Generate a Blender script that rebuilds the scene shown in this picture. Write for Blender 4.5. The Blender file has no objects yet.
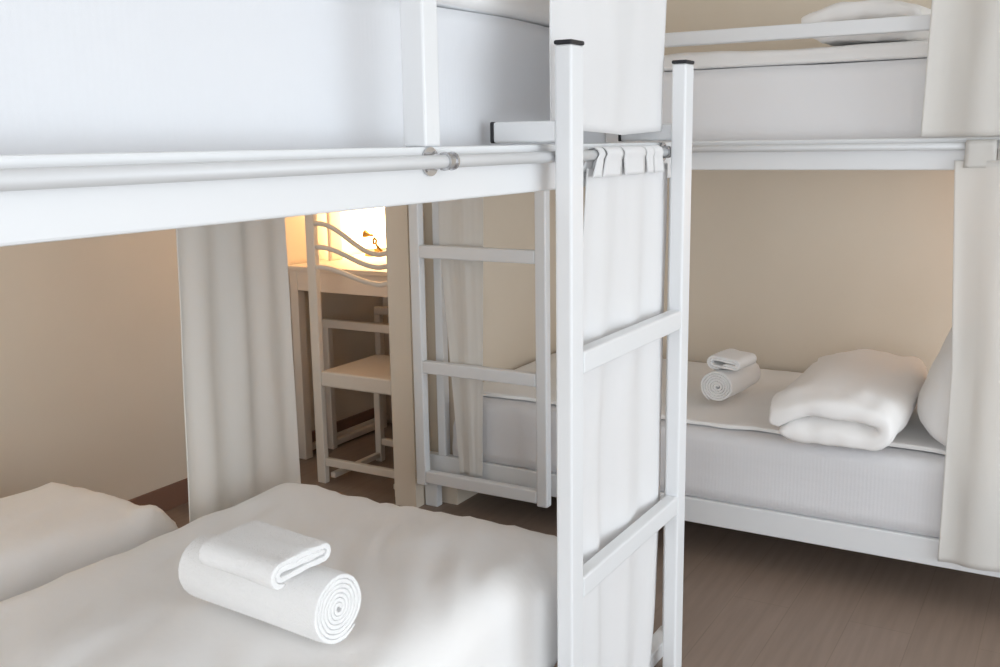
import bpy, bmesh, math, random
from mathutils import Vector, Matrix, noise

scene = bpy.context.scene
COL = scene.collection
PI = math.pi

# ------------------------------------------------------------------ materials
def new_mat(name):
    m = bpy.data.materials.new(name); m.use_nodes = True
    nt = m.node_tree
    return m, nt, nt.nodes['Principled BSDF']

def noise_bump(nt, b, scale, strength, dist=0.01, detail=3, stretch=None):
    tc = nt.nodes.new('ShaderNodeTexCoord'); mp = nt.nodes.new('ShaderNodeMapping')
    if stretch: mp.inputs['Scale'].default_value = stretch
    n = nt.nodes.new('ShaderNodeTexNoise'); n.inputs['Scale'].default_value = scale; n.inputs['Detail'].default_value = detail
    bu = nt.nodes.new('ShaderNodeBump'); bu.inputs['Strength'].default_value = strength; bu.inputs['Distance'].default_value = dist
    nt.links.new(tc.outputs['Object'], mp.inputs['Vector']); nt.links.new(mp.outputs['Vector'], n.inputs['Vector'])
    nt.links.new(n.outputs['Fac'], bu.inputs['Height']); nt.links.new(bu.outputs['Normal'], b.inputs['Normal'])
    return n, bu

def plain(name, col, rough=0.6, metal=0.0, bump=None, spec=0.5, sheen=0.0, coat=0.0):
    m, nt, b = new_mat(name)
    b.inputs['Base Color'].default_value = (*col, 1); b.inputs['Roughness'].default_value = rough
    b.inputs['Metallic'].default_value = metal; b.inputs['Specular IOR Level'].default_value = spec
    b.inputs['Sheen Weight'].default_value = sheen; b.inputs['Coat Weight'].default_value = coat
    if bump: noise_bump(nt, b, *bump)
    return m

def cloth(name, col, ribs=None, axis='X', rough=0.9, trans=0.0, wr=0.25, rs=0.07):
    m, nt, b = new_mat(name)
    b.inputs['Base Color'].default_value = (*col, 1); b.inputs['Roughness'].default_value = rough
    b.inputs['Specular IOR Level'].default_value = 0.2; b.inputs['Sheen Weight'].default_value = 0.15
    n, bu = noise_bump(nt, b, 5.0, wr, 0.02, 4)
    tc = nt.nodes.new('ShaderNodeTexCoord')
    w = nt.nodes.new('ShaderNodeTexNoise'); w.inputs['Scale'].default_value = 420
    b2 = nt.nodes.new('ShaderNodeBump'); b2.inputs['Strength'].default_value = 0.12; b2.inputs['Distance'].default_value = 0.002
    nt.links.new(tc.outputs['Object'], w.inputs['Vector']); nt.links.new(w.outputs['Fac'], b2.inputs['Height'])
    nt.links.new(bu.outputs['Normal'], b2.inputs['Normal']); last = b2
    if ribs:
        wv = nt.nodes.new('ShaderNodeTexWave'); wv.wave_type = 'BANDS'; wv.bands_direction = axis
        wv.inputs['Scale'].default_value = ribs; wv.inputs['Distortion'].default_value = 0.0
        b3 = nt.nodes.new('ShaderNodeBump'); b3.inputs['Strength'].default_value = rs; b3.inputs['Distance'].default_value = 0.004
        nt.links.new(tc.outputs['Object'], wv.inputs['Vector']); nt.links.new(wv.outputs['Fac'], b3.inputs['Height'])
        nt.links.new(b2.outputs['Normal'], b3.inputs['Normal']); last = b3
    nt.links.new(last.outputs['Normal'], b.inputs['Normal'])
    if trans > 0:
        out = nt.nodes['Material Output']
        tr = nt.nodes.new('ShaderNodeBsdfTranslucent'); tr.inputs['Color'].default_value = (*col, 1)
        mx = nt.nodes.new('ShaderNodeMixShader'); mx.inputs['Fac'].default_value = trans
        nt.links.new(b.outputs['BSDF'], mx.inputs[1]); nt.links.new(tr.outputs['BSDF'], mx.inputs[2])
        nt.links.new(mx.outputs['Shader'], out.inputs['Surface'])
    return m

M = {}
M['paint'] = plain('white_powder_coat', (0.79, 0.805, 0.82), 0.38, bump=(90, 0.03, 0.002))
M['paint_cream_shaded'] = plain('shaded_cream_coat', (0.74, 0.68, 0.60), 0.45, bump=(90, 0.03, 0.002))  # cream with the shadow around the chair darkened into its colour
M['desk'] = plain('cream_desk_paint', (0.72, 0.64, 0.55), 0.5, bump=(30, 0.03, 0.002))
M['steel'] = plain('grey_steel_tube', (0.66, 0.67, 0.68), 0.5, metal=0.1, bump=(120, 0.03, 0.001))
M['chrome'] = plain('dull_chrome', (0.55, 0.55, 0.56), 0.25, metal=0.95, bump=(120, 0.02, 0.001))
M['rubber'] = plain('black_rubber', (0.012, 0.012, 0.016), 0.55, bump=(150, 0.05, 0.001))
M['brass'] = plain('aged_brass', (0.42, 0.25, 0.07), 0.3, metal=0.95, bump=(120, 0.02, 0.001))
M['sheet'] = cloth('white_cotton_sheet', (0.86, 0.86, 0.875))
M['sheet_v'] = cloth('white_sateen_vertical_stripe', (0.77, 0.785, 0.815), ribs=26, axis='X', wr=0.12, rs=0.025)
M['sheet_y'] = cloth('white_sateen_stripe', (0.76, 0.76, 0.78), ribs=26, axis='Y', wr=0.12)
M['sheet_h'] = cloth('white_sateen_level_band', (0.86, 0.86, 0.875), ribs=4.2, axis='Z', wr=0.12)
M['duvet'] = cloth('white_duvet_cotton', (0.905, 0.895, 0.885), wr=0.35)
M['pillow'] = cloth('white_pillow_cotton', (0.85, 0.84, 0.83), wr=0.25)
M['curtain'] = cloth('off_white_linen', (0.87, 0.855, 0.825), trans=0.40, wr=0.2)
M['curtain_w'] = cloth('white_curtain_canvas', (0.90, 0.90, 0.905), trans=0.22, wr=0.12)

m, nt, b = new_mat('white_terry_cloth')
b.inputs['Base Color'].default_value = (0.90, 0.90, 0.90, 1); b.inputs['Roughness'].default_value = 1.0
b.inputs['Sheen Weight'].default_value = 0.3; b.inputs['Specular IOR Level'].default_value = 0.1
noise_bump(nt, b, 260, 0.6, 0.004, 2)
M['terry'] = m

# painted wall with faint mottling
def wall_mat(name, a, c):
    m, nt, b = new_mat(name)
    b.inputs['Roughness'].default_value = 0.85; b.inputs['Specular IOR Level'].default_value = 0.25
    tc = nt.nodes.new('ShaderNodeTexCoord'); n = nt.nodes.new('ShaderNodeTexNoise')
    n.inputs['Scale'].default_value = 3.0; n.inputs['Detail'].default_value = 5
    r = nt.nodes.new('ShaderNodeValToRGB'); r.color_ramp.elements[0].color = (*a, 1); r.color_ramp.elements[1].color = (*c, 1)
    r.color_ramp.elements[0].position = 0.35; r.color_ramp.elements[1].position = 0.65
    n2 = nt.nodes.new('ShaderNodeTexNoise'); n2.inputs['Scale'].default_value = 180
    bu = nt.nodes.new('ShaderNodeBump'); bu.inputs['Strength'].default_value = 0.08; bu.inputs['Distance'].default_value = 0.003
    nt.links.new(tc.outputs['Object'], n.inputs['Vector']); nt.links.new(n.outputs['Fac'], r.inputs['Fac'])
    nt.links.new(r.outputs['Color'], b.inputs['Base Color']); nt.links.new(tc.outputs['Object'], n2.inputs['Vector'])
    nt.links.new(n2.outputs['Fac'], bu.inputs['Height']); nt.links.new(bu.outputs['Normal'], b.inputs['Normal'])
    return m
M['wall'] = wall_mat('beige_wall_paint', (0.74, 0.655, 0.545), (0.76, 0.675, 0.565))
M['wall_end'] = M['wall']
M['ceiling'] = plain('white_ceiling_paint', (0.82, 0.81, 0.79), 0.9, bump=(120, 0.05, 0.002))
M['baseboard'] = plain('dark_brown_baseboard', (0.23, 0.125, 0.085), 0.5, bump=(60, 0.05, 0.002, 3, (1, 12, 12)))

# wood-look floor planks
m, nt, b = new_mat('brown_wood_planks')
tc = nt.nodes.new('ShaderNodeTexCoord'); mp = nt.nodes.new('ShaderNodeMapping')
br = nt.nodes.new('ShaderNodeTexBrick'); br.inputs['Scale'].default_value = 1.0
br.inputs['Brick Width'].default_value = 1.2; br.inputs['Row Height'].default_value = 0.18
br.inputs['Mortar Size'].default_value = 0.0015; br.inputs['Bias'].default_value = 0.0
br.inputs['Color1'].default_value = (0.315, 0.235, 0.185, 1); br.inputs['Color2'].default_value = (0.335, 0.25, 0.20, 1)
br.inputs['Mortar'].default_value = (0.27, 0.20, 0.155, 1)
mg = nt.nodes.new('ShaderNodeMapping'); mg.inputs['Scale'].default_value = (1.5, 22, 1)
ng = nt.nodes.new('ShaderNodeTexNoise'); ng.inputs['Scale'].default_value = 2.0; ng.inputs['Detail'].default_value = 6
mix = nt.nodes.new('ShaderNodeMix'); mix.data_type = 'RGBA'; mix.blend_type = 'MULTIPLY'; mix.inputs['Factor'].default_value = 0.35
nt.links.new(tc.outputs['Object'], mp.inputs['Vector']); nt.links.new(mp.outputs['Vector'], br.inputs['Vector'])
nt.links.new(tc.outputs['Object'], mg.inputs['Vector']); nt.links.new(mg.outputs['Vector'], ng.inputs['Vector'])
nt.links.new(br.outputs['Color'], mix.inputs[6]); nt.links.new(ng.outputs['Fac'], mix.inputs[7])
nt.links.new(mix.outputs[2], b.inputs['Base Color']); b.inputs['Roughness'].default_value = 0.5
M['floor'] = m

m, nt, b = new_mat('glowing_frosted_shade')
b.inputs['Base Color'].default_value = (0.9, 0.8, 0.6, 1); b.inputs['Roughness'].default_value = 0.6
b.inputs['Emission Color'].default_value = (1.0, 0.70, 0.38, 1); b.inputs['Emission Strength'].default_value = 9.0
noise_bump(nt, b, 40, 0.05, 0.002)
M['glow'] = m

# ------------------------------------------------------------------ helpers
def link(name, bm, mat, base=(0, 0, 0), parent=None, smooth=False, mods=None):
    """bm is in world coordinates; the object's origin goes to `base`."""
    base = Vector(base)
    bm.transform(Matrix.Translation(-base))
    bmesh.ops.recalc_face_normals(bm, faces=bm.faces[:])
    me = bpy.data.meshes.new(name); bm.to_mesh(me); bm.free()
    if smooth:
        for p in me.polygons: p.use_smooth = True
    me.materials.append(mat)
    o = bpy.data.objects.new(name, me); COL.objects.link(o)
    if parent is not None:
        o.parent = parent
        pb = Vector(parent.get('_b', (0, 0, 0)))
        o.location = base - pb
    else:
        o.location = base
    o['_b'] = base
    return o

def tag(o, label, cat, group=None):
    o['label'] = label; o['category'] = cat
    if group: o['group'] = group
    return o

def thing(name, label, cat, base, group=None):
    o = bpy.data.objects.new(name, None); COL.objects.link(o)
    o.location = base; o['_b'] = Vector(base); o.empty_display_size = 0.1
    return tag(o, label, cat, group)

def structure(o):
    o['kind'] = 'structure'; return o

def box_into(bm, x0, x1, y0, y1, z0, z1, bevel=0.0, seg=2):
    t = bmesh.new()
    bmesh.ops.create_cube(t, size=1.0)
    for v in t.verts:
        v.co = Vector((x0 if v.co.x < 0 else x1, y0 if v.co.y < 0 else y1, z0 if v.co.z < 0 else z1))
    if bevel > 0:
        bmesh.ops.bevel(t, geom=t.edges[:], offset=bevel, segments=seg, profile=0.5, affect='EDGES')
    me = bpy.data.meshes.new('tmp'); t.to_mesh(me); t.free()
    bm.from_mesh(me); bpy.data.meshes.remove(me)
    return bm

def bx(*a, **k): return box_into(bmesh.new(), *a, **k)

def part_box(name, parent, mat, *dims, bevel=0.004):
    c = ((dims[0] + dims[1]) / 2, (dims[2] + dims[3]) / 2, dims[4])
    return link(name, bx(*dims, bevel=bevel), mat, c, parent)

def tube_into(bm, pts, r, n=14, caps=True):
    pts = [Vector(p) for p in pts]; rings = []
    prev = None
    for i, p in enumerate(pts):
        d = (pts[min(i + 1, len(pts) - 1)] - pts[max(i - 1, 0)]).normalized()
        if prev is None:
            u = d.cross(Vector((0, 0, 1)))
            if u.length < 1e-3: u = d.cross(Vector((1, 0, 0)))
        else:
            u = prev - d * prev.dot(d)
        u.normalize(); prev = u; v = d.cross(u)
        rr = r[i] if isinstance(r, (list, tuple)) else r
        rings.append([bm.verts.new(p + rr * (math.cos(2 * PI * k / n) * u + math.sin(2 * PI * k / n) * v)) for k in range(n)])
    for a, c in zip(rings, rings[1:]):
        for k in range(n): bm.faces.new((a[k], a[(k + 1) % n], c[(k + 1) % n], c[k]))
    if caps:
        bm.faces.new(rings[0]); bm.faces.new(rings[-1])
    return bm

def tube(*a, **k): return tube_into(bmesh.new(), *a, **k)

def fbm(x, y, z): return noise.noise(Vector((x, y, z)))

def soft_slab(x0, x1, y0, y1, z0, z1, r=0.05, res=0.03, amp=0.006, freq=5.0, seed=0.0, stretch=(1, 1), ang=0.0, top=None, flatbottom=True, rbot=None, wave=0.0):
    """A padded, rounded box with noise wrinkles (in world coordinates)."""
    bm = bmesh.new()
    lx, ly, lz = x1 - x0, y1 - y0, z1 - z0
    nx, ny, nz = max(4, int(lx / res)), max(4, int(ly / res)), max(4, int(lz / min(res, lz / 5)))
    V = {}
    def coord(i, n, l):
        t = i / n * 2 - 1
        return t
    def vert(i, j, k):
        key = (i, j, k)
        if key in V: return V[key]
        # denser sampling near the edges
        def warp(t): return t
        p = Vector((x0 + lx * warp(i / nx), y0 + ly * warp(j / ny), z0 + lz * (k / nz)))
        rr = min(r if (rbot is None or k > nz / 2) else rbot, lx / 2 - 1e-4, ly / 2 - 1e-4, lz / 2 - 1e-4)
        q = Vector((min(max(p.x, x0 + rr), x1 - rr), min(max(p.y, y0 + rr), y1 - rr), min(max(p.z, z0 + rr), z1 - rr)))
        d = p - q
        if d.length > 1e-9:
            nrm = d.normalized(); m = max(abs(d.x), abs(d.y), abs(d.z)); p = q + nrm * m
        else: nrm = Vector((0, 0, 0))
        ca, sa = math.cos(ang), math.sin(ang)
        u = (ca * p.x + sa * p.y) * stretch[0]; v = (-sa * p.x + ca * p.y) * stretch[1]
        w = fbm(u * freq + seed, v * freq + seed * 1.7, p.z * freq * 0.7) + 0.5 * fbm(u * freq * 2.3 + seed, v * freq * 2.3, p.z * freq * 2 + 9)
        f = 1.0 if (p.z > z0 + lz * 0.25 or not flatbottom) else 0.0
        p = p + nrm * (amp * w * f - (amp * 1.2 if f else 0))
        if wave: p.x += wave * (fbm(p.y * 3.1 + seed, 0.3, seed) + 0.5 * fbm(p.y * 8 + seed, 1.3, seed)) * max(0, 1 - (p.x - x0) / 0.25)
        if top: p.z += top(p.x, p.y) * (p.z - z0) / lz
        V[key] = bm.verts.new(p); return V[key]
    for i in range(nx):
        for j in range(ny):
            for k in (0, nz):
                bm.faces.new((vert(i, j, k), vert(i + 1, j, k), vert(i + 1, j + 1, k), vert(i, j + 1, k)))
    for i in range(nx):
        for k in range(nz):
            for j in (0, ny):
                bm.faces.new((vert(i, j, k), vert(i + 1, j, k), vert(i + 1, j, k + 1), vert(i, j, k + 1)))
    for j in range(ny):
        for k in range(nz):
            for i in (0, nx):
                bm.faces.new((vert(i, j, k), vert(i, j + 1, k), vert(i, j + 1, k + 1), vert(i, j, k + 1)))
    return bm

def ribbon(path, th, L, mtx, seed=0.0, amp=0.003, freq=12, na=14, exp=6.0, hexp=3.0, edge=None):
    """Sweep a soft flat strip (thickness th, width L) along a 2D path; the
    path lies in local x-z, the strip's width along local y."""
    bm = bmesh.new(); rings = []
    nring = 2 * na
    P = [Vector((a, c)) for a, c in path]
    N = len(P)
    for i, p in enumerate(P):
        d = (P[min(i + 1, N - 1)] - P[max(i - 1, 0)]).normalized(); nn = Vector((-d.y, d.x))
        taper = min(1.0, 0.35 + i / 3.0, 0.35 + (N - 1 - i) / 3.0)
        ring = []
        for k in range(nring):
            t = 2 * PI * k / nring
            c, s = math.cos(t), math.sin(t)
            a = math.copysign(abs(c) ** (2 / exp), c) * L / 2; h = math.copysign(abs(s) ** (2 / hexp), s) * th / 2 * taper
            # a is shrunk a little by a noise so the ends are not machine-flat
            a *= 1 + 0.012 * fbm(p.x * 18 + seed, p.y * 18, seed)
            q = Vector((p.x + nn.x * h, a, p.y + nn.y * h))
            q += Vector((nn.x, 0, nn.y)) * amp * (fbm(q.x * freq + seed, q.y * freq, q.z * freq + seed) + 0.45 * fbm(q.x * freq * 2.7, q.y * freq * 1.6 + seed, q.z * freq * 2.7))
            q = mtx @ q
            if edge is not None and q.x < edge: q.z -= 0.22 * (edge - q.x)
            ring.append(bm.verts.new(q))
        rings.append(ring)
    for a, c in zip(rings, rings[1:]):
        for k in range(nring): bm.faces.new((a[k], a[(k + 1) % nring], c[(k + 1) % nring], c[k]))
    bm.faces.new(rings[0]); bm.faces.new(rings[-1])
    return bm

def spiral(r0, r1, pitch, sx=1.0, sz=1.0, phase=0.0, n=26):
    turns = (r1 - r0) / pitch; out = []
    steps = int(turns * n)
    for i in range(steps + 1):
        t = i / n; r = r0 + pitch * t; a = 2 * PI * t + phase
        out.append((r * math.cos(a) * sx, r * math.sin(a) * sz))
    return out

def stadium(a, r0, r1, pitch, n=40, phase=0.0):
    turns = (r1 - r0) / pitch; out = []; steps = int(turns * n)
    for i in range(steps + 1):
        t = i / n; r = r0 + pitch * t
        per = 4 * a + 2 * PI * r; s = ((t + phase) % 1.0) * per
        if s < 2 * a: out.append((-a + s, -r))
        elif s < 2 * a + PI * r:
            q = (s - 2 * a) / r - PI / 2; out.append((a + r * math.cos(q), r * math.sin(q)))
        elif s < 4 * a + PI * r: out.append((a - (s - 2 * a - PI * r), r))
        else:
            q = (s - 4 * a - PI * r) / r + PI / 2; out.append((-a + r * math.cos(q), r * math.sin(q)))
    return out

def xf(loc, rz=0.0, rx=0.0, ry=0.0):
    return Matrix.Translation(loc) @ Matrix.Rotation(rz, 4, 'Z') @ Matrix.Rotation(ry, 4, 'Y') @ Matrix.Rotation(rx, 4, 'X')

def curtain_mesh(edge, ztop, zbot, nrm, folds, amp, seed, nu=90, nv=60, sharp=0.0, bottom=None, tight=0.35):
    """edge(v) -> ((x,y) left, (x,y) right) at height parameter v (0 top, 1 bottom)."""
    bm = bmesh.new(); g = []
    for j in range(nv + 1):
        v = j / nv; (a, c) = edge(v); row = []
        for i in range(nu + 1):
            u = i / nu
            uu = u + 0.05 * fbm(u * 3 + seed, v * 1.1, seed) * math.sin(PI * u)
            ph = 2 * PI * folds * uu + 1.2 * fbm(u * 2.2 + seed, v * 0.8, seed + 3)
            w = math.sin(ph); w = math.copysign(abs(w) ** (1 - sharp * 0.4), w)
            A = amp * (tight + (1 - tight) * min(1, v * 3)) * (0.65 + 0.6 * fbm(u * 4 + seed, 2.0, seed + v * 0.6))
            off = A * w + amp * 0.25 * fbm(u * 9, v * 5, seed + 5)
            x = a[0] + (c[0] - a[0]) * u; y = a[1] + (c[1] - a[1]) * u
            zb = zbot + (bottom(u) if bottom else 0.0)
            z = ztop + (zb - ztop) * v
            row.append(bm.verts.new((x + nrm[0] * off, y + nrm[1] * off, z)))
        g.append(row)
    for j in range(nv):
        for i in range(nu): bm.faces.new((g[j][i], g[j][i + 1], g[j + 1][i + 1], g[j + 1][i]))
    return bm

def solidify(o, t=0.003):
    md = o.modifiers.new('thickness', 'SOLIDIFY'); md.thickness = t; md.offset = 0

def tab_mesh(cx, cy, zrod, rr, axis, w0, w1, ztop_cloth, skew=0.0, off=0.0):
    """Loop of cloth over a round rod. axis 'x': the rod runs along x."""
    bm = bmesh.new(); prof = []
    R = rr + 0.0055
    for k in range(6):
        t = k / 6; prof.append((-R * 0.8 + off * (1 - t), ztop_cloth - 0.012 + (zrod - ztop_cloth + 0.012) * t, t))
    for k in range(11):
        a = PI - PI * k / 10; prof.append((R * math.cos(a), zrod + R * math.sin(a), 1.0))
    for k in range(1, 7):
        t = 1 - k / 6; prof.append((R * 0.8, ztop_cloth + (zrod - ztop_cloth) * t, t))
    rows = []
    for (d, z, t) in prof:
        w = w0 + (w1 - w0) * t; row = []
        for i in range(7):
            s = (i / 6 - 0.5) * w + skew * (1 - t); bulge = 0.0015 * math.sin(i / 6 * PI * 2)
            row.append(bm.verts.new((cx + s, cy + d + bulge, z) if axis == 'x' else (cx + d + bulge, cy + s, z)))
        rows.append(row)
    for a, c in zip(rows, rows[1:]):
        for i in range(6): bm.faces.new((a[i], a[i + 1], c[i + 1], c[i]))
    return bm

# ------------------------------------------------------------------ the room
YW, XW, ZC = 3.16, 4.25, 2.62          # back wall, right wall, ceiling
fl = structure(link('floor', bx(-2.5, XW + 0.1, -3.0, YW + 0.1, -0.08, 0.0), M['floor'], (0, 0, -0.08)))
structure(link('ceiling', bx(-2.5, XW + 0.1, -3.0, YW + 0.1, ZC, ZC + 0.08), M['ceiling'], (0, 0, ZC)))
structure(link('wall_back', bx(-2.5, XW + 0.1, YW, YW + 0.1, 0, ZC), M['wall'], (0, YW, 0)))
structure(link('wall_right', bx(XW, XW + 0.1, -3.0, YW, 0, ZC), M['wall'], (XW, 0, 0)))
bm = bx(3.285, XW, 2.14, 2.366, 0, ZC); box_into(bm, 3.17, 3.285, 2.263, 2.366, 0, ZC)
structure(link('wall_partition', bm, M['wall_end'], (3.8, 2.3, 0)))
structure(link('baseboard_back', bx(-2.5, XW, YW - 0.012, YW, 0, 0.1, bevel=0.002), M['baseboard'], (0, YW, 0)))
structure(link('baseboard_right', bx(XW - 0.012, XW, 2.456, YW - 0.013, 0, 0.1, bevel=0.002), M['baseboard'], (XW, 2.8, 0)))

# ------------------------------------------------------------------ near bunk
BA = (1.3, 1.5, 0)
bunk = thing('bunk_bed', 'white metal bunk bed filling the left foreground, with a grey rod along its upper rail', 'bunk bed', BA, 'white metal bunk beds')
P = M['paint']
part_box('upper_rail', bunk, P, 0.30, 2.620, 0.96, 1.000, 1.3525, 1.445)
part_box('upper_rail', bunk, P, 0.30, 2.620, 2.115, 2.155, 1.3525, 1.445)
part_box('upper_rail', bunk, P, 0.341, 2.579, 2.010, 2.045, 1.3525, 1.445)
part_box('end_rail', bunk, P, 2.580, 2.620, 1.001, 2.114, 1.3525, 1.445)
part_box('end_rail', bunk, P, 0.30, 0.34, 1.001, 2.114, 1.3525, 1.445)
bm = bmesh.new()
for k in range(12):
    x = 0.42 + k * 0.175; box_into(bm, x, x + 0.07, 1.0, 2.009, 1.362, 1.38, bevel=0.003)
link('slats', bm, P, (1.3, 1.5, 1.36), bunk)
part_box('guard_post', bunk, P, 1.402, 1.447, 0.958, 1.004, 1.445, 1.80)
part_box('guard_post', bunk, P, 0.32, 0.365, 0.958, 1.004, 1.445, 1.80)
part_box('guard_rail', bunk, P, 0.365, 1.402, 0.962, 1.000, 1.757, 1.80)
part_box('bed_post', bunk, P, 2.582, 2.618, 0.962, 0.984, 0.045, 1.352)
part_box('foot', bunk, P, 2.42, 2.62, 0.955, 1.0, 0.0, 0.045)
part_box('bed_post', bunk, P, 2.102, 2.138, 0.962, 0.998, 0.0, 1.352)
part_box('bed_post', bunk, P, 0.305, 0.345, 0.962, 0.998, 0.0, 1.352)
part_box('bed_post', bunk, P, 2.10, 2.14, 2.117, 2.153, 0.0, 1.352)
part_box('bed_post', bunk, P, 0.305, 0.345, 2.117, 2.153, 0.0, 1.352)
part_box('lower_rail', bunk, P, 0.346, 2.10, 0.962, 0.998, 0.134, 0.222)
part_box('lower_rail', bunk, P, 0.305, 2.139, 2.010, 2.045, 0.134, 0.222)
part_box('leg', bunk, P, 2.10, 2.138, 2.010, 2.045, 0.0, 0.134)
part_box('end_rail', bunk, P, 2.140, 2.175, 0.966, 2.045, 0.134, 0.222)
bm = bmesh.new()
for k in range(10):
    x = 0.42 + k * 0.165; box_into(bm, x, x + 0.07, 0.999, 2.009, 0.19, 0.205, bevel=0.003)
link('slats', bm, P, (1.3, 1.5, 0.19), bunk)

def rod_set(parent, axis, c0, s0, s1, z, r, flanges, collars, fdir):
    """curtain rod with round flanges on the rail and bright collars"""
    def pt(s, d=0.0, zz=0.0): return (s, c0 + d, z + zz) if axis == 'x' else (c0 + d, s, z + zz)
    rod = link('curtain_rod', tube([pt(s0), pt(s1)], r, 24), M['steel'], pt((s0 + s1) / 2), parent, smooth=False)
    for p in rod.data.polygons: p.use_smooth = len(p.vertices) == 4
    for s in flanges:
        bm = bmesh.new()
        tube_into(bm, [pt(s, 0.0215), pt(s, 0.0175)], 0.024, 28); tube_into(bm, [pt(s, 0.018), pt(s, 0.004)], 0.013, 20)
        for a in (0.9, 2.47, 4.04, 5.6):
            tube_into(bm, [pt(s + 0.018 * math.cos(a), 0.0178, 0.018 * math.sin(a)), pt(s + 0.018 * math.cos(a), 0.0155, 0.018 * math.sin(a))], 0.0032, 10)
        link('flange', bm, M['chrome'], pt(s, 0.0215), rod)
    for s in collars:
        bm = bmesh.new()
        tube_into(bm, [pt(s - 0.011), pt(s + 0.011)], r + 0.0022, 24)
        tube_into(bm, [pt(s - 0.013), pt(s - 0.008)], r + 0.0045, 24); tube_into(bm, [pt(s + 0.008), pt(s + 0.013)], r + 0.0045, 24)
        link('collar', bm, M['chrome'], pt(s), rod)
    return rod
rod_set(bunk, 'x', 0.938, 0.31, 2.47, 1.4205, 0.0110, (1.412, 2.468), (1.437, 2.440), 1)
rod_set(bunk, 'x', 2.085, 0.31, 2.45, 1.4205, 0.0110, (), (), 1)

# ------------------------------------------------------------------ far bunk, along the right wall
BB = (3.7, 1.1, 0)
bunk2 = thing('bunk_bed', 'white metal bunk bed against the beige wall on the right, beyond the near bunk', 'bunk bed', BB, 'white metal bunk beds')
part_box('upper_rail', bunk2, P, 3.222, 3.262, -0.10, 2.26, 1.352, 1.445)
part_box('upper_rail', bunk2, P, 4.20, 4.24, -0.10, 2.13, 1.352, 1.445)
part_box('end_rail', bunk2, P, 3.263, 4.199, 2.095, 2.13, 1.352, 1.445)
part_box('end_rail', bunk2, P, 3.263, 4.199, -0.10, -0.06, 1.352, 1.445)
part_box('lower_rail', bunk2, P, 3.222, 3.262, -0.10, 2.26, 0.134, 0.222)
part_box('lower_rail', bunk2, P, 4.20, 4.24, -0.10, 2.13, 0.134, 0.222)
part_box('end_rail', bunk2, P, 3.263, 4.199, 2.095, 2.13, 0.134, 0.222)
part_box('end_rail', bunk2, P, 3.263, 4.199, -0.10, -0.06, 0.134, 0.222)
part_box('bed_post', bunk2, P, 3.224, 3.262, 2.150, 2.186, 0.222, 1.352)
part_box('bed_post', bunk2, P, 3.224, 3.262, 2.196, 2.256, 0.0, 0.134)
part_box('bed_post', bunk2, P, 3.224, 3.262, -0.10, -0.06, 0.222, 1.352)
part_box('bed_post', bunk2, P, 3.224, 3.262, -0.10, -0.06, 0.0, 0.134)
part_box('bed_post', bunk2, P, 4.202, 4.238, 2.09, 2.128, 0.0, 0.134)
part_box('bed_post', bunk2, P, 4.202, 4.238, -0.098, -0.06, 0.0, 1.352)
part_box('guard_rail', bunk2, P, 3.222, 3.260, -0.09, 1.55, 1.750, 1.793)
part_box('guard_post', bunk2, P, 3.222, 3.260, 1.51, 1.55, 1.445, 1.750)
part_box('guard_post', bunk2, P, 3.222, 3.260, -0.09, -0.05, 1.445, 1.750)
for zz in (1.362, 0.150):
    bm = bmesh.new()
    for k in range(11):
        y = 0.0 + k * 0.19; box_into(bm, 3.262, 4.20, y, y + 0.07, zz, zz + 0.018, bevel=0.003)
    link('slats', bm, P, (3.7, 1.1, zz), bunk2)
rod_set(bunk2, 'y', 3.2005, -0.09, 2.24, 1.4205, 0.0110, (), (), 1)

bm = bmesh.new()
tube_into(bm, [(4.15, 0.04, 1.352), (4.15, 0.04, 1.33), (4.10, 0.04, 1.30)], 0.008, 10)
tube_into(bm, [(4.10, 0.04, 1.305), (4.10, 0.04, 1.285), (4.10, 0.04, 1.24)], [0.012, 0.03, 0.045], 20, caps=False)
box_into(bm, 4.12, 4.20, 0.02, 0.06, 1.353, 1.361)
link('reading_lamp', bm, M['paint'], (4.1, 0.04, 1.24), bunk2)

# ------------------------------------------------------------------ the bed by the left wall
BD = (0.75, 2.45, 0)
bed3 = thing('single_bed', 'low single bed tucked between the near bunk and the left wall', 'bed', BD)
part_box('side_rail', bed3, P, -0.40, 1.68, 2.19, 2.225, 0.134, 0.222)
part_box('side_rail', bed3, P, -0.40, 1.68, 2.60, 2.635, 0.134, 0.222)
part_box('end_rail', bed3, P, 1.645, 1.68, 2.226, 2.599, 0.134, 0.222)
part_box('end_rail', bed3, P, -0.40, -0.365, 2.226, 2.599, 0.134, 0.222)
for (x, y) in ((1.642, 2.188), (1.642, 2.598), (-0.40, 2.188), (-0.40, 2.598)):
    part_box('leg', bed3, P, x, x + 0.04, y, y + 0.04, 0.0, 0.134)
bm = bmesh.new()
for k in range(10):
    x = -0.3 + k * 0.19; box_into(bm, x, x + 0.07, 2.225, 2.60, 0.2, 0.215, bevel=0.003)
link('slats', bm, P, (0.75, 2.4, 0.2), bed3)

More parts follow.
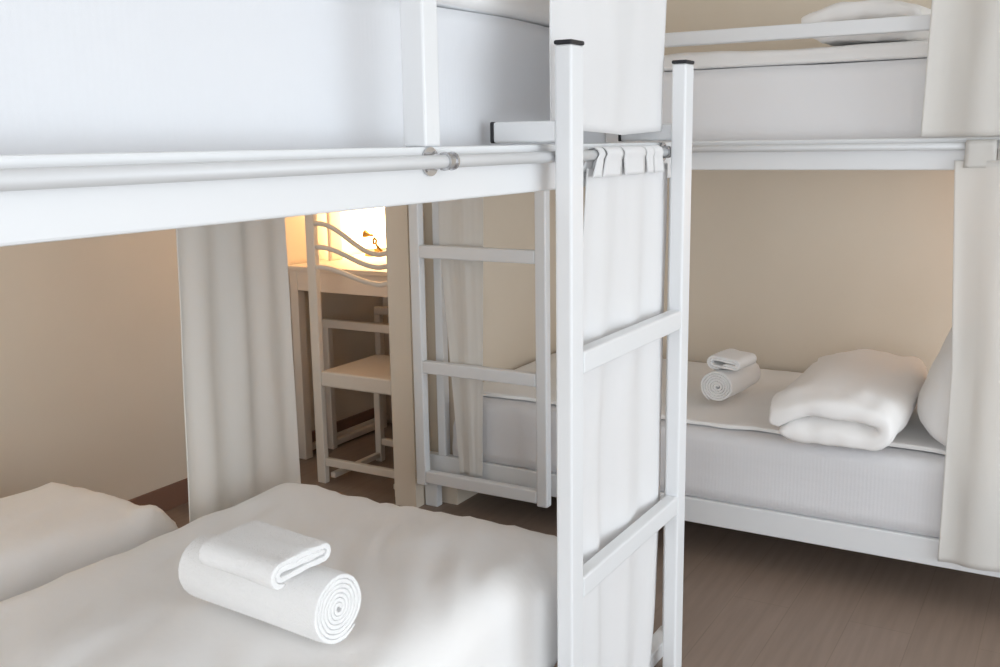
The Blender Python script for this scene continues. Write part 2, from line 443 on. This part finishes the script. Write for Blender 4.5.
# ------------------------------------------------------------------ ladders
def make_ladder(label, w, loc, rz, zr, zb, ye=0.180, tw=0.057):
    # local: x along the width (0..w), front face at y = 0, hooks towards +y
    root = thing('bunk_ladder', label, 'ladder', (0, 0, 0), 'white ladders hooked on the bunks')
    td = 0.038
    for x in (0, w - tw):
        s = link('side_post', bx(x, x + tw, 0, td, zb, 1.634, bevel=0.006, seg=3), P, (x + tw / 2, td / 2, zb), root)
        link('end_cap', bx(x - 0.0008, x + tw + 0.0008, -0.0008, td + 0.0008, 1.634, 1.6425, bevel=0.003), M['rubber'], (x + tw / 2, td / 2, 1.634), s)
    for z in zr:
        link('rung', bx(tw, w - tw, 0.0, td - 0.004, z - 0.0245, z + 0.0245, bevel=0.005), P, (w / 2, td / 2, z), root)
    for x in (0.004, w - 0.042):
        h = link('hook_arm', bx(x, x + 0.034, td, ye, 1.449, 1.491, bevel=0.005), P, (x + 0.017, td, 1.449), root)
        link('end_cap', bx(x - 0.0008, x + 0.0348, ye, ye + 0.007, 1.4485, 1.4915, bevel=0.003), M['rubber'], (x + 0.017, ye, 1.47), h)
    root.location = loc; root.rotation_euler = (0, 0, rz)
    return root
make_ladder('white metal ladder with black caps hooked over the near bunk, in the centre foreground', 0.690, (1.794, 0.884, 0), 0.0, (0.998, 0.499), 0.0)
make_ladder('white metal ladder hung on the far bunk, seen under the near upper rail', 0.588, (3.147, 2.242, 0), -PI / 2, (1.047, 0.597, 0.150), 0.115, 0.125, 0.045)

# ------------------------------------------------------------------ bedding
tag(link('mattress', soft_slab(0.36, 2.44, 1.098, 1.985, 1.384, 1.712, r=0.010, res=0.035, amp=0.004, freq=3), M['sheet_v'], (1.4, 1.5, 1.384), smooth=True),
    'white sheeted mattress on the top deck of the near bunk, upper left', 'mattress', 'sheeted mattresses')
tag(link('duvet', soft_slab(0.45, 2.43, 1.092, 1.985, 1.7125, 1.84, r=0.06, rbot=0.008, res=0.03, amp=0.010, freq=4, seed=3), M['duvet'], (1.9, 1.5, 1.671), smooth=True),
    'white duvet on the near upper bed, its edge showing at the top between two posts', 'duvet', 'white duvets')
tag(link('mattress', soft_slab(0.42, 2.0, 1.055, 1.935, 0.209, 0.44, r=0.03, res=0.05, amp=0.003), M['sheet'], (1.2, 1.5, 0.209), smooth=True),
    'mattress of the near lower bed under the spread duvet', 'mattress', 'sheeted mattresses')

def duvet_sheet(x0, x1, y0, y1, zt, hang, th, seed, amp, round_=0.07, res=0.022, crown=0.0, drape=None, ang=0.5, rag=0.012):
    """A spread duvet: flat wrinkled top that rolls over the edges and hangs down."""
    bm = bmesh.new()
    nx, ny = int((x1 - x0) / res), int((y1 - y0) / res)
    def prof(s, L):
        # s: arclength from the edge of the hanging part; returns inset and drop
        R = round_; arc = PI / 2 * R
        if s < hang: return 0.0, R + hang - s
        if s < hang + arc:
            a = (s - hang) / R; return R - R * math.cos(a), R - R * math.sin(a)
        return R + (s - hang - arc), 0.0
    def axis(L):
        tot = L - 2 * round_ + 2 * (hang + PI / 2 * round_); n = max(8, int(tot / res)); out = []
        for i in range(n + 1):
            s = tot * i / n
            if s <= tot / 2: a, d = prof(s, L); out.append((a, d, -1))
            else: a, d = prof(tot - s, L); out.append((L - a, d, 1))
        return out
    ax, ay = axis(x1 - x0), axis(y1 - y0)
    ca, sa = math.cos(ang), math.sin(ang)
    g = []
    for (a, da, _) in ax:
        row = []
        for (c, dc, _) in ay:
            x, y = x0 + a, y0 + c
            d = max(da, dc) + 0.25 * min(da, dc)
            u = ca * x + sa * y; v = -sa * x + ca * y
            w = fbm(u * 2.6 + seed, v * 9 + seed, 1.3) + 0.8 * fbm(u * 4 + seed, v * 17, 4.1) + 0.5 * (1 - abs(fbm(u * 3 + seed, v * 12 + 5, 8.2)) * 4) + 0.8 * fbm(x * 3.1, y * 3.1, seed)
            r1 = 0.5 + 0.9 * fbm(x * 1.7 + seed, y * 1.7, 7)
            z = zt - d + amp * w * (0.4 + max(0, r1))
            if crown:
                uu = (x - x0) / (x1 - x0) * 2 - 1; vv = (y - y0) / (y1 - y0) * 2 - 1
                z -= crown * (max(0, abs(uu) - 0.45) ** 2 / 0.3 + max(0, abs(vv) - 0.35) ** 2 / 0.4)
            e = min(1, d / 0.05)
            x += e * rag * fbm(y * 7 + seed, z * 3, 2) ; y += e * rag * fbm(x * 7 + seed, z * 3, 5)
            if drape: z += drape(x, y)
            row.append(bm.verts.new((x, y, z)))
        g.append(row)
    for i in range(len(ax) - 1):
        for j in range(len(ay) - 1): bm.faces.new((g[i][j], g[i + 1][j], g[i + 1][j + 1], g[i][j + 1]))
    return bm

o = link('duvet', duvet_sheet(0.36, 2.12, 1.02, 1.978, 0.503, 0.19, 0.02, 2.4, 0.009, crown=0.002, rag=0.008), M['duvet'], (1.1, 1.5, 0.44), smooth=True)
duvet_a = o; solidify(o, 0.016); tag(o, 'white duvet spread over the near lower bed, under the rolled towel', 'duvet', 'white duvets')

tag(link('mattress', soft_slab(-0.36, 1.62, 2.23, 2.60, 0.224, 0.38, r=0.04, res=0.05, amp=0.003), M['sheet'], (0.65, 2.4, 0.217), smooth=True),
    'mattress of the low bed by the left wall, under a rumpled duvet', 'mattress', 'sheeted mattresses')
o = link('duvet', duvet_sheet(-0.45, 1.88, 2.175, 2.70, 0.470, 0.07, 0.02, 8.1, 0.012, round_=0.08, crown=0.010, rag=0.003), M['duvet'], (0.65, 2.4, 0.4), smooth=True)
solidify(o, 0.02); tag(o, 'rumpled duvet in beige shade at the lower left, beside the left wall', 'duvet', 'white duvets')

tag(link('mattress', soft_slab(3.232, 4.22, -0.05, 2.125, 0.2235, 0.468, r=0.035, rbot=0.006, res=0.04, amp=0.004, freq=3, seed=5), M['sheet_y'], (3.7, 1.0, 0.2235), smooth=True),
    'white sheeted mattress on the lower deck of the far right bunk', 'mattress', 'sheeted mattresses')
tag(link('quilt', soft_slab(3.300, 4.215, -0.04, 2.12, 0.4695, 0.489, r=0.0095, res=0.022, amp=0.005, freq=8, seed=17, stretch=(1, 1.3), rbot=0.004, flatbottom=True, wave=0.035), M['duvet'], (3.7, 1.0, 0.4695), smooth=True),
    'thin white quilt spread over the far lower bed, under towels and pillow', 'quilt')
tag(link('mattress', soft_slab(3.35, 4.19, -0.05, 2.09, 1.382, 1.684, r=0.006, res=0.04, amp=0.004, freq=3, seed=7), M['sheet_h'], (3.7, 1.0, 1.382), smooth=True),
    'white mattress on the top deck of the far right bunk, behind the guard rail', 'mattress', 'sheeted mattresses')
tag(link('quilt', soft_slab(3.3475, 4.18, 0.02, 2.08, 1.6835, 1.745, r=0.028, rbot=0.004, res=0.03, amp=0.008, freq=4, seed=11), M['duvet'], (3.7, 1.0, 1.672), smooth=True),
    'white quilt laid flat on the far upper bed below the guard rail', 'quilt')

def fold(name, path, th, L, mtx, label, cat, group, mat, amp, freq=9, seed=0.0, exp=7.0, na=14, base=None, hexp=3.0, edge=None):
    return tag(link(name, ribbon(path, th, L, mtx, seed, amp, freq, na, exp, hexp, edge), mat, base or mtx.translation, smooth=True), label, cat, group)

def ufold(l, r, droop=0.0, n=16, extra=0.0):
    # two thick layers with the fold on +x; the open ends lie on -x
    out = [(-l + (l + l * 0.85) * k / n, 0.0) for k in range(n + 1)]
    cx = out[-1][0]
    out += [(cx + r * math.sin(PI * k / 12) * 1.15, r - r * math.cos(PI * k / 12)) for k in range(1, 12)]
    for k in range(n + 1):
        t = k / n; x = cx + (-l * 1.08 - cx) * t
        out.append((x, 2 * r + 0.014 * math.sin(t * PI) - droop * max(0, t - 0.55) ** 2 / 0.2))
    for k in range(1, 4): out.append((-l * 1.08 - extra * k / 3, 2 * r - droop * 1.0 - extra * 0.6 * k / 3))
    return out
fold('duvet', ufold(0.150, 0.036, 0.030, extra=0.02), 0.082, 0.80, xf((3.545, 0.668, 0.543), -PI / 2 + 0.02),
     'white duvet folded thick on the far lower bed, beside the pillow', 'duvet', 'white duvets', M['duvet'], 0.014, 8, 2.2, exp=9, na=26, edge=3.24)
fold('duvet', ufold(0.150, 0.024, 0.02, extra=0.01), 0.060, 0.66, xf((3.672, 0.655, 1.7735), -PI / 2 - 0.04),
     'white duvet folded on the far upper bed behind the guard rail', 'duvet', 'white duvets', M['duvet'], 0.009, 14, 6.6, exp=14, na=30)

# pillow leaning at the head of the far lower bed
def pillow_mesh(w, h, t, mtx, seed):
    bm = bmesh.new(); n = 28; V = {}
    for side in (1, -1):
        for i in range(n + 1):
            for j in range(n + 1):
                u, v = i / n * 2 - 1, j / n * 2 - 1
                edge = i in (0, n) or j in (0, n)
                if edge and side == -1: V[(i, j, -1)] = V[(i, j, 1)]; continue
                k = max(0, 1 - abs(u) ** 3.4) ** 0.55 * max(0, 1 - abs(v) ** (3.4 if v > 0 else 8.0)) ** 0.55
                pin = 1 - 0.07 * (abs(u * v)) ** 0.0 * (1 - abs(v) ** 2) * abs(u) ** 3
                pin2 = 1 - 0.07 * (1 - abs(u) ** 2) * abs(v) ** 3
                z = side * (t / 2 * k * (1 - 0.3 * v) + 0.006 * fbm(u * 3 + seed, v * 3, side * 2.0) * k)
                V[(i, j, side)] = bm.verts.new(mtx @ Vector((u * w / 2 * pin, z, v * h / 2 * pin2)))
        for i in range(n):
            for j in range(n): bm.faces.new((V[(i, j, side)], V[(i + 1, j, side)], V[(i + 1, j + 1, side)], V[(i, j + 1, side)]))
    return bm
tag(link('pillow', pillow_mesh(0.68, 0.46, 0.24, xf((3.60, 0.281, 0.724), 0.0, 0.20), 1.0), M['pillow'], (3.6, 0.3, 0.49), smooth=True),
    'white pillow standing at the head of the far lower bed by the curtain', 'pillow')

# ------------------------------------------------------------------ towels
def top_of(objs, x0, x1, y0, y1):
    return max((o.matrix_basis @ v.co).z for o in objs for v in o.data.vertices
               if x0 < (o.matrix_basis @ v.co).x < x1 and y0 < (o.matrix_basis @ v.co).y < y1)
zt = top_of([duvet_a], 1.33, 1.49, 1.18, 1.64) + 0.010
def roll(r0, r1, pitch, sx, sz, end):
    return spiral(r0, r1, pitch, sx, sz, end - 2 * PI * (int((r1 - r0) / pitch * 26) / 26))
fold('bath_towel', roll(0.005, 0.066, 0.0088, 1.0, 1.0, -PI / 2 + 0.7), 0.0092, 0.385, xf((1.388, 1.358, zt + 0.0725), -0.07),
     'thick white towel rolled up on the near lower bed, nearest the viewer', 'towel', 'rolled and folded towels', M['terry'], 0.003, 14, 1.0, exp=24, na=30, hexp=9)
fold('hand_towel', stadium(0.056, 0.003, 0.0215, 0.0118, phase=0.47), 0.0132, 0.195, xf((1.338, 1.308, zt + 0.1705), -0.05, 0.02, -0.03),
     'small white towel folded flat on top of the large rolled towel', 'towel', 'rolled and folded towels', M['terry'], 0.004, 14, 3.0, exp=14, na=26, hexp=7)
fold('bath_towel', roll(0.005, 0.059, 0.0095, 1.05, 0.97, -PI / 2 - 0.5), 0.0102, 0.29, xf((3.645, 1.124, 0.558), -PI / 2 - 0.08),
     'white towel rolled up on the far lower bed, end on, under a smaller one', 'towel', 'rolled and folded towels', M['terry'], 0.003, 14, 5.0, exp=18, na=26, hexp=6)
fold('hand_towel', stadium(0.042, 0.005, 0.023, 0.0095, phase=0.2), 0.0102, 0.155, xf((3.585, 1.105, 0.646), -PI / 2 - 0.12, 0, 0.05),
     'small white towel rolled flat on top of the far towel roll', 'towel', 'rolled and folded towels', M['terry'], 0.003, 14, 7.0, exp=16, na=24, hexp=6)

# ------------------------------------------------------------------ curtains
def curtain(label, bm, mat, base, tabs=()):
    o = link('bunk_curtain', bm, mat, base, smooth=True); solidify(o, 0.003)
    for t in tabs:
        q = link('tab', t, mat, (base[0], base[1], base[2]), o, smooth=True); solidify(q, 0.0025)
    return tag(o, label, 'curtain', 'bunk curtains')
lerp = lambda a, c, t: a + (c - a) * t
# near bunk: upper
curtain('plain white curtain hanging in front of the near upper bed, behind the ladder tops',
        curtain_mesh(lambda v: ((1.838, 0.952), (lerp(2.49, 2.425, v), 0.952)), 2.60, 1.463, (0, 1), 1.7, 0.008, 4.0, bottom=lambda u: 0.012 * abs(u - 0.62) * 2), M['curtain_w'], (2.1, 0.95, 1.46))
structure(link('trim_1', bx(0.3, 2.5, 0.94, 0.965, 2.601, ZC), M['paint'], (1.4, 0.95, 2.6)))
structure(link('trim_2', bx(3.165, 3.19, -0.15, 2.1, 2.601, ZC), M['paint'], (3.18, 1, 2.6)))
# near bunk: lower, gathered behind the ladder
def eL(v):
    return ((lerp(1.985, 1.90, min(1, v * 2.2)), 0.941), (2.462 - 0.055 * (max(0, v - 0.62) / 0.38) ** 1.6, 0.941))
tabs = [tab_mesh(2.020, 0.938, 1.4205, 0.011, 'x', 0.045, 0.028, 1.385, skew=-0.02),
        tab_mesh(2.090, 0.938, 1.4205, 0.011, 'x', 0.100, 0.085, 1.385, skew=-0.012),
        tab_mesh(2.205, 0.938, 1.4205, 0.011, 'x', 0.112, 0.125, 1.385, skew=0.004),
        tab_mesh(2.296, 0.938, 1.4205, 0.011, 'x', 0.034, 0.044, 1.385, skew=0.01),
        tab_mesh(2.350, 0.938, 1.4205, 0.011, 'x', 0.062, 0.055, 1.385, skew=0.012)]
curtain('white tab-top curtain gathered behind the foreground ladder, down to the floor',
        curtain_mesh(eL, 1.392, 0.03, (0, 1), 3.2, 0.011, 9.0, nu=120), M['curtain_w'], (2.2, 0.94, 0.03), tabs)
# near bunk: far side
curtain('off-white pleated curtain hanging on the far side of the near bunk, left of the chair',
        curtain_mesh(lambda v: ((lerp(1.885, 1.832, v), 2.085), (lerp(2.288, 2.300, v), 2.085)), 1.400, 0.05, (0, 1), 3.6, 0.013, 15.3, nu=160, tight=0.75), M['curtain'], (2.05, 2.085, 0.05),
        [tab_mesh(2.0 + 0.08 * k, 2.085, 1.4205, 0.011, 'x', 0.06, 0.05, 1.385) for k in range(4)])
# far bunk: foot end
def eF(v):
    return ((3.196, lerp(2.135, 2.065, max(0, v - 0.25) / 0.75)), (3.196, lerp(1.935, 1.965, v)))
curtain('off-white curtain gathered at the foot of the far bunk, behind its hanging ladder',
        curtain_mesh(eF, 1.392, 0.172, (1, 0), 1.3, 0.007, 21.0, nu=80, sharp=0.0), M['curtain'], (3.2, 2.03, 0.17),
        [tab_mesh(3.2005, 1.97 + 0.07 * k, 1.4205, 0.011, 'y', 0.05, 0.045, 1.385) for k in range(3)])
# far bunk: head end, upper and lower
curtain('white curtain hanging beside the far upper bed in the top right corner',
        curtain_mesh(lambda v: ((3.178, lerp(0.42, 0.445, v)), (3.172, -0.05)), 2.60, 1.449, (1, 0), 2.0, 0.017, 27.0, nu=90, sharp=0.3), M['curtain'], (3.18, 0.2, 1.455))
curtain('white tab-top curtain beside the far lower bed, at the right edge',
        curtain_mesh(lambda v: ((3.19, lerp(0.352, 0.322, min(1, v * 2))), (3.19, -0.06)), 1.380, 0.165, (1, 0), 2.6, 0.014, 33.0, nu=90, sharp=0.3), M['curtain'], (3.19, 0.15, 0.165),
        [tab_mesh(3.2005, 0.285 - 0.085 * k, 1.4205, 0.011, 'y', 0.085, 0.08, 1.372) for k in range(4)])

# ------------------------------------------------------------------ desk corner
C_ = M['paint_cream_shaded']
desk = thing('desk', 'tall cream desk in the lamplit corner beyond the chair', 'desk', (3.84, 2.82, 0))
D_ = M['desk']
part_box('desk_top', desk, D_, 3.445, 4.225, 2.370, 3.142, 0.895, 0.915, bevel=0.003)
part_box('apron', desk, D_, 3.457, 3.475, 2.418, 3.089, 0.804, 0.895, bevel=0.002)
for (x, y) in ((3.457, 3.090), (3.457, 2.371), (4.15, 3.090), (4.15, 2.371)):
    part_box('leg', desk, D_, x, x + 0.05, y, y + 0.046, 0.0, 0.895)
part_box('stretcher', desk, D_, 3.507, 4.15, 3.120, 3.136, 0.02, 0.055)
part_box('stretcher', desk, D_, 3.507, 4.15, 2.380, 2.41, 0.02, 0.055)

rack = thing('stand', 'cream square-tube stand under the tall desk, behind the chair', 'stand', (3.8, 2.83, 0))
for (x, y) in ((3.645, 3.083), (3.645, 2.57), (4.05, 3.083), (4.05, 2.57)):
    part_box('leg', rack, D_, x, x + 0.035, y, y + 0.035, 0.0, 0.60)
part_box('top_bar', rack, D_, 3.645, 3.68, 2.57, 3.118, 0.60, 0.64)
part_box('top_bar', rack, D_, 4.05, 4.085, 2.57, 3.118, 0.60, 0.64)
part_box('floor_bar', rack, D_, 3.681, 4.049, 3.086, 3.115, 0.01, 0.04)
part_box('floor_bar', rack, D_, 3.681, 4.049, 2.573, 2.602, 0.01, 0.04)

ch = thing('chair', 'cream metal chair with three wavy back rails, standing at the tall desk', 'chair', (3.43, 2.62, 0))
x0, yL, yR = 3.237, 2.790, 2.42
part_box('back_leg', ch, C_, x0, x0 + 0.03, yL, yL + 0.045, 0.0, 1.24)
part_box('back_leg', ch, C_, x0, x0 + 0.03, yR - 0.045, yR, 0.0, 1.24)
part_box('front_leg', ch, C_, x0 + 0.36, x0 + 0.392, yL - 0.033, yL, 0.0, 0.436)
part_box('front_leg', ch, C_, x0 + 0.36, x0 + 0.392, yR, yR + 0.033, 0.0, 0.436)
part_box('seat', ch, C_, x0 + 0.002, x0 + 0.40, yR, yL, 0.436, 0.503, bevel=0.008)
for zz, dz in ((1.130, -0.116), (1.032, -0.070), (0.948, -0.056)):
    pts = []
    for k in range(41):
        t = k / 40; y = yL + 0.005 + (yR - yL - 0.01) * t
        # crest on the left, trough on the right
        s = 0.5 - 0.5 * math.cos(PI * min(1, max(0, (t - 0.06) / 0.80)))
        lift = 0.010 * max(0, (t - 0.88) / 0.12)
        pts.append((x0 + 0.015, y, zz + dz * s + lift))
    link('back_rail', tube(pts, 0.0105, 12), C_, (x0 + 0.015, 2.6, zz - 0.06), ch, smooth=True)
part_box('stretcher', ch, C_, x0 + 0.004, x0 + 0.028, yR, yL, 0.080, 0.115)
part_box('stretcher', ch, C_, x0 + 0.364, x0 + 0.388, yR + 0.034, yL - 0.034, 0.080, 0.112)
part_box('stretcher', ch, C_, x0 + 0.031, x0 + 0.359, yL - 0.029, yL - 0.004, 0.02, 0.045)
part_box('stretcher', ch, C_, x0 + 0.031, x0 + 0.359, yR + 0.004, yR + 0.029, 0.02, 0.045)

# lamp with a glowing shade on the desk
LX, LY = 3.96, 3.015
lamp = thing('table_lamp', 'glowing lamp with brass fittings on the tall desk', 'lamp', (LX, LY, 0.915))
bm = bmesh.new(); tube_into(bm, [(LX, LY, 0.915), (LX, LY, 0.93)], [0.06, 0.055], 32); tube_into(bm, [(LX, LY, 0.93), (LX, LY, 0.955)], 0.012, 16)
link('base', bm, M['brass'], (LX, LY, 0.915), lamp, smooth=False)
prof = [(0.02, 0.955), (0.07, 0.957), (0.105, 0.965), (0.118, 0.985), (0.120, 1.05), (0.116, 1.17), (0.108, 1.25), (0.09, 1.265), (0.02, 1.268)]
bm = bmesh.new(); tube_into(bm, [(LX, LY, z) for r, z in prof], [r for r, z in prof], 40)
sh = link('lamp_shade', bm, M['glow'], (LX, LY, 0.955), lamp, smooth=True)
# brass key and little chain in front of the shade
KX, KY = 3.80, 2.93
bm = bmesh.new()
tube_into(bm, [(KX, 2.960, 1.036), (KX, 2.945, 1.034), (KX, 2.93, 1.031), (KX, 2.915, 1.030)], [0.020, 0.014, 0.006, 0.007], 14)
link('key', bm, M['brass'], (KX, 2.94, 1.03), lamp, smooth=True)
bm = bmesh.new()
tube_into(bm, [(KX, 2.912, 1.008), (KX, 2.904, 1.018), (KX, 2.893, 1.008), (KX, 2.897, 0.992), (KX, 2.91, 0.99), (KX, 2.912, 1.008)], 0.006, 10)
tube_into(bm, [(KX, 2.897, 0.992), (KX, 2.886, 0.975), (KX, 2.872, 0.962), (KX, 2.86, 0.955)], [0.005, 0.008, 0.008, 0.005], 10)
link('pull_chain', bm, M['brass'], (KX, 2.89, 0.98), lamp, smooth=True)

fr = thing('picture_frame', 'small pale upright frame standing on the desk left of the lamp', 'frame', (3.72, 3.08, 0.915))
part_box('frame', fr, D_, 3.675, 3.765, 3.07, 3.085, 0.915, 1.15, bevel=0.003)
part_box('panel', fr, C_, 3.683, 3.757, 3.0685, 3.0705, 0.925, 1.14, bevel=0.0)

# ------------------------------------------------------------------ light
def area(name, loc, target, sx, sy, power, col):
    l = bpy.data.lights.new(name, 'AREA'); l.shape = 'RECTANGLE'; l.size = sx; l.size_y = sy; l.energy = power; l.color = col
    o = bpy.data.objects.new(name, l); COL.objects.link(o); o.location = loc
    o.rotation_euler = (Vector(target) - Vector(loc)).to_track_quat('-Z', 'Y').to_euler()
    return o
area('window_daylight', (1.5, -4.2, 1.15), (2.4, 1.2, 0.85), 5.2, 1.9, 82, (0.82, 0.92, 1.0))
area('rear_fill', (-4.2, -0.6, 1.25), (3.0, 1.2, 0.9), 3.6, 1.9, 42, (0.93, 0.965, 1.0))  # fill light added behind the camera for the left-facing sides, no doorway there
l = bpy.data.lights.new('lamp_bulb', 'POINT'); l.energy = 5.5; l.color = (1.0, 0.60, 0.30); l.shadow_soft_size = 0.06
o = bpy.data.objects.new('lamp_bulb', l); COL.objects.link(o); o.location = (3.82, 2.90, 1.30)

l = bpy.data.lights.new('reading_light', 'POINT'); l.energy = 1.6; l.color = (1.0, 0.50, 0.20); l.shadow_soft_size = 0.05
o = bpy.data.objects.new('reading_light', l); COL.objects.link(o); o.location = (4.10, 0.04, 1.17)

w = bpy.data.worlds.new('room_daylight'); scene.world = w; w.use_nodes = True
bg = w.node_tree.nodes['Background']; bg.inputs['Color'].default_value = (0.92, 0.96, 1.0, 1); bg.inputs['Strength'].default_value = 1.5

# ------------------------------------------------------------------ camera
cam = bpy.data.cameras.new('camera'); co = bpy.data.objects.new('camera', cam); COL.objects.link(co)
yaw, pitch, roll, F = math.radians(59.61902), math.radians(10.71107), math.radians(0.85707), 1009.24
fw = Vector((math.sin(yaw) * math.cos(pitch), math.cos(yaw) * math.cos(pitch), -math.sin(pitch)))
rt = Vector((math.cos(yaw), -math.sin(yaw), 0)); dn = fw.cross(rt)
r2 = math.cos(roll) * rt + math.sin(roll) * dn; d2 = -math.sin(roll) * rt + math.cos(roll) * dn
mt = Matrix((r2, -d2, -fw)).transposed().to_4x4(); mt.translation = (0, 0, 1.45)
co.matrix_world = mt
cam.sensor_width = 36.0; cam.lens = F * 36.0 / 1000.0; cam.clip_start = 0.02
scene.camera = co

for o in bpy.data.objects:
    if '_b' in o: del o['_b']
vs = scene.view_settings
scene.display_settings.display_device = 'sRGB'
vs.view_transform = 'Standard'; vs.look = 'None'; vs.gamma = 1.0; vs.exposure = 0.1; vs.use_curve_mapping = False
scene.cycles.use_denoising = True
scene.cycles.max_bounces = 10; scene.cycles.diffuse_bounces = 6
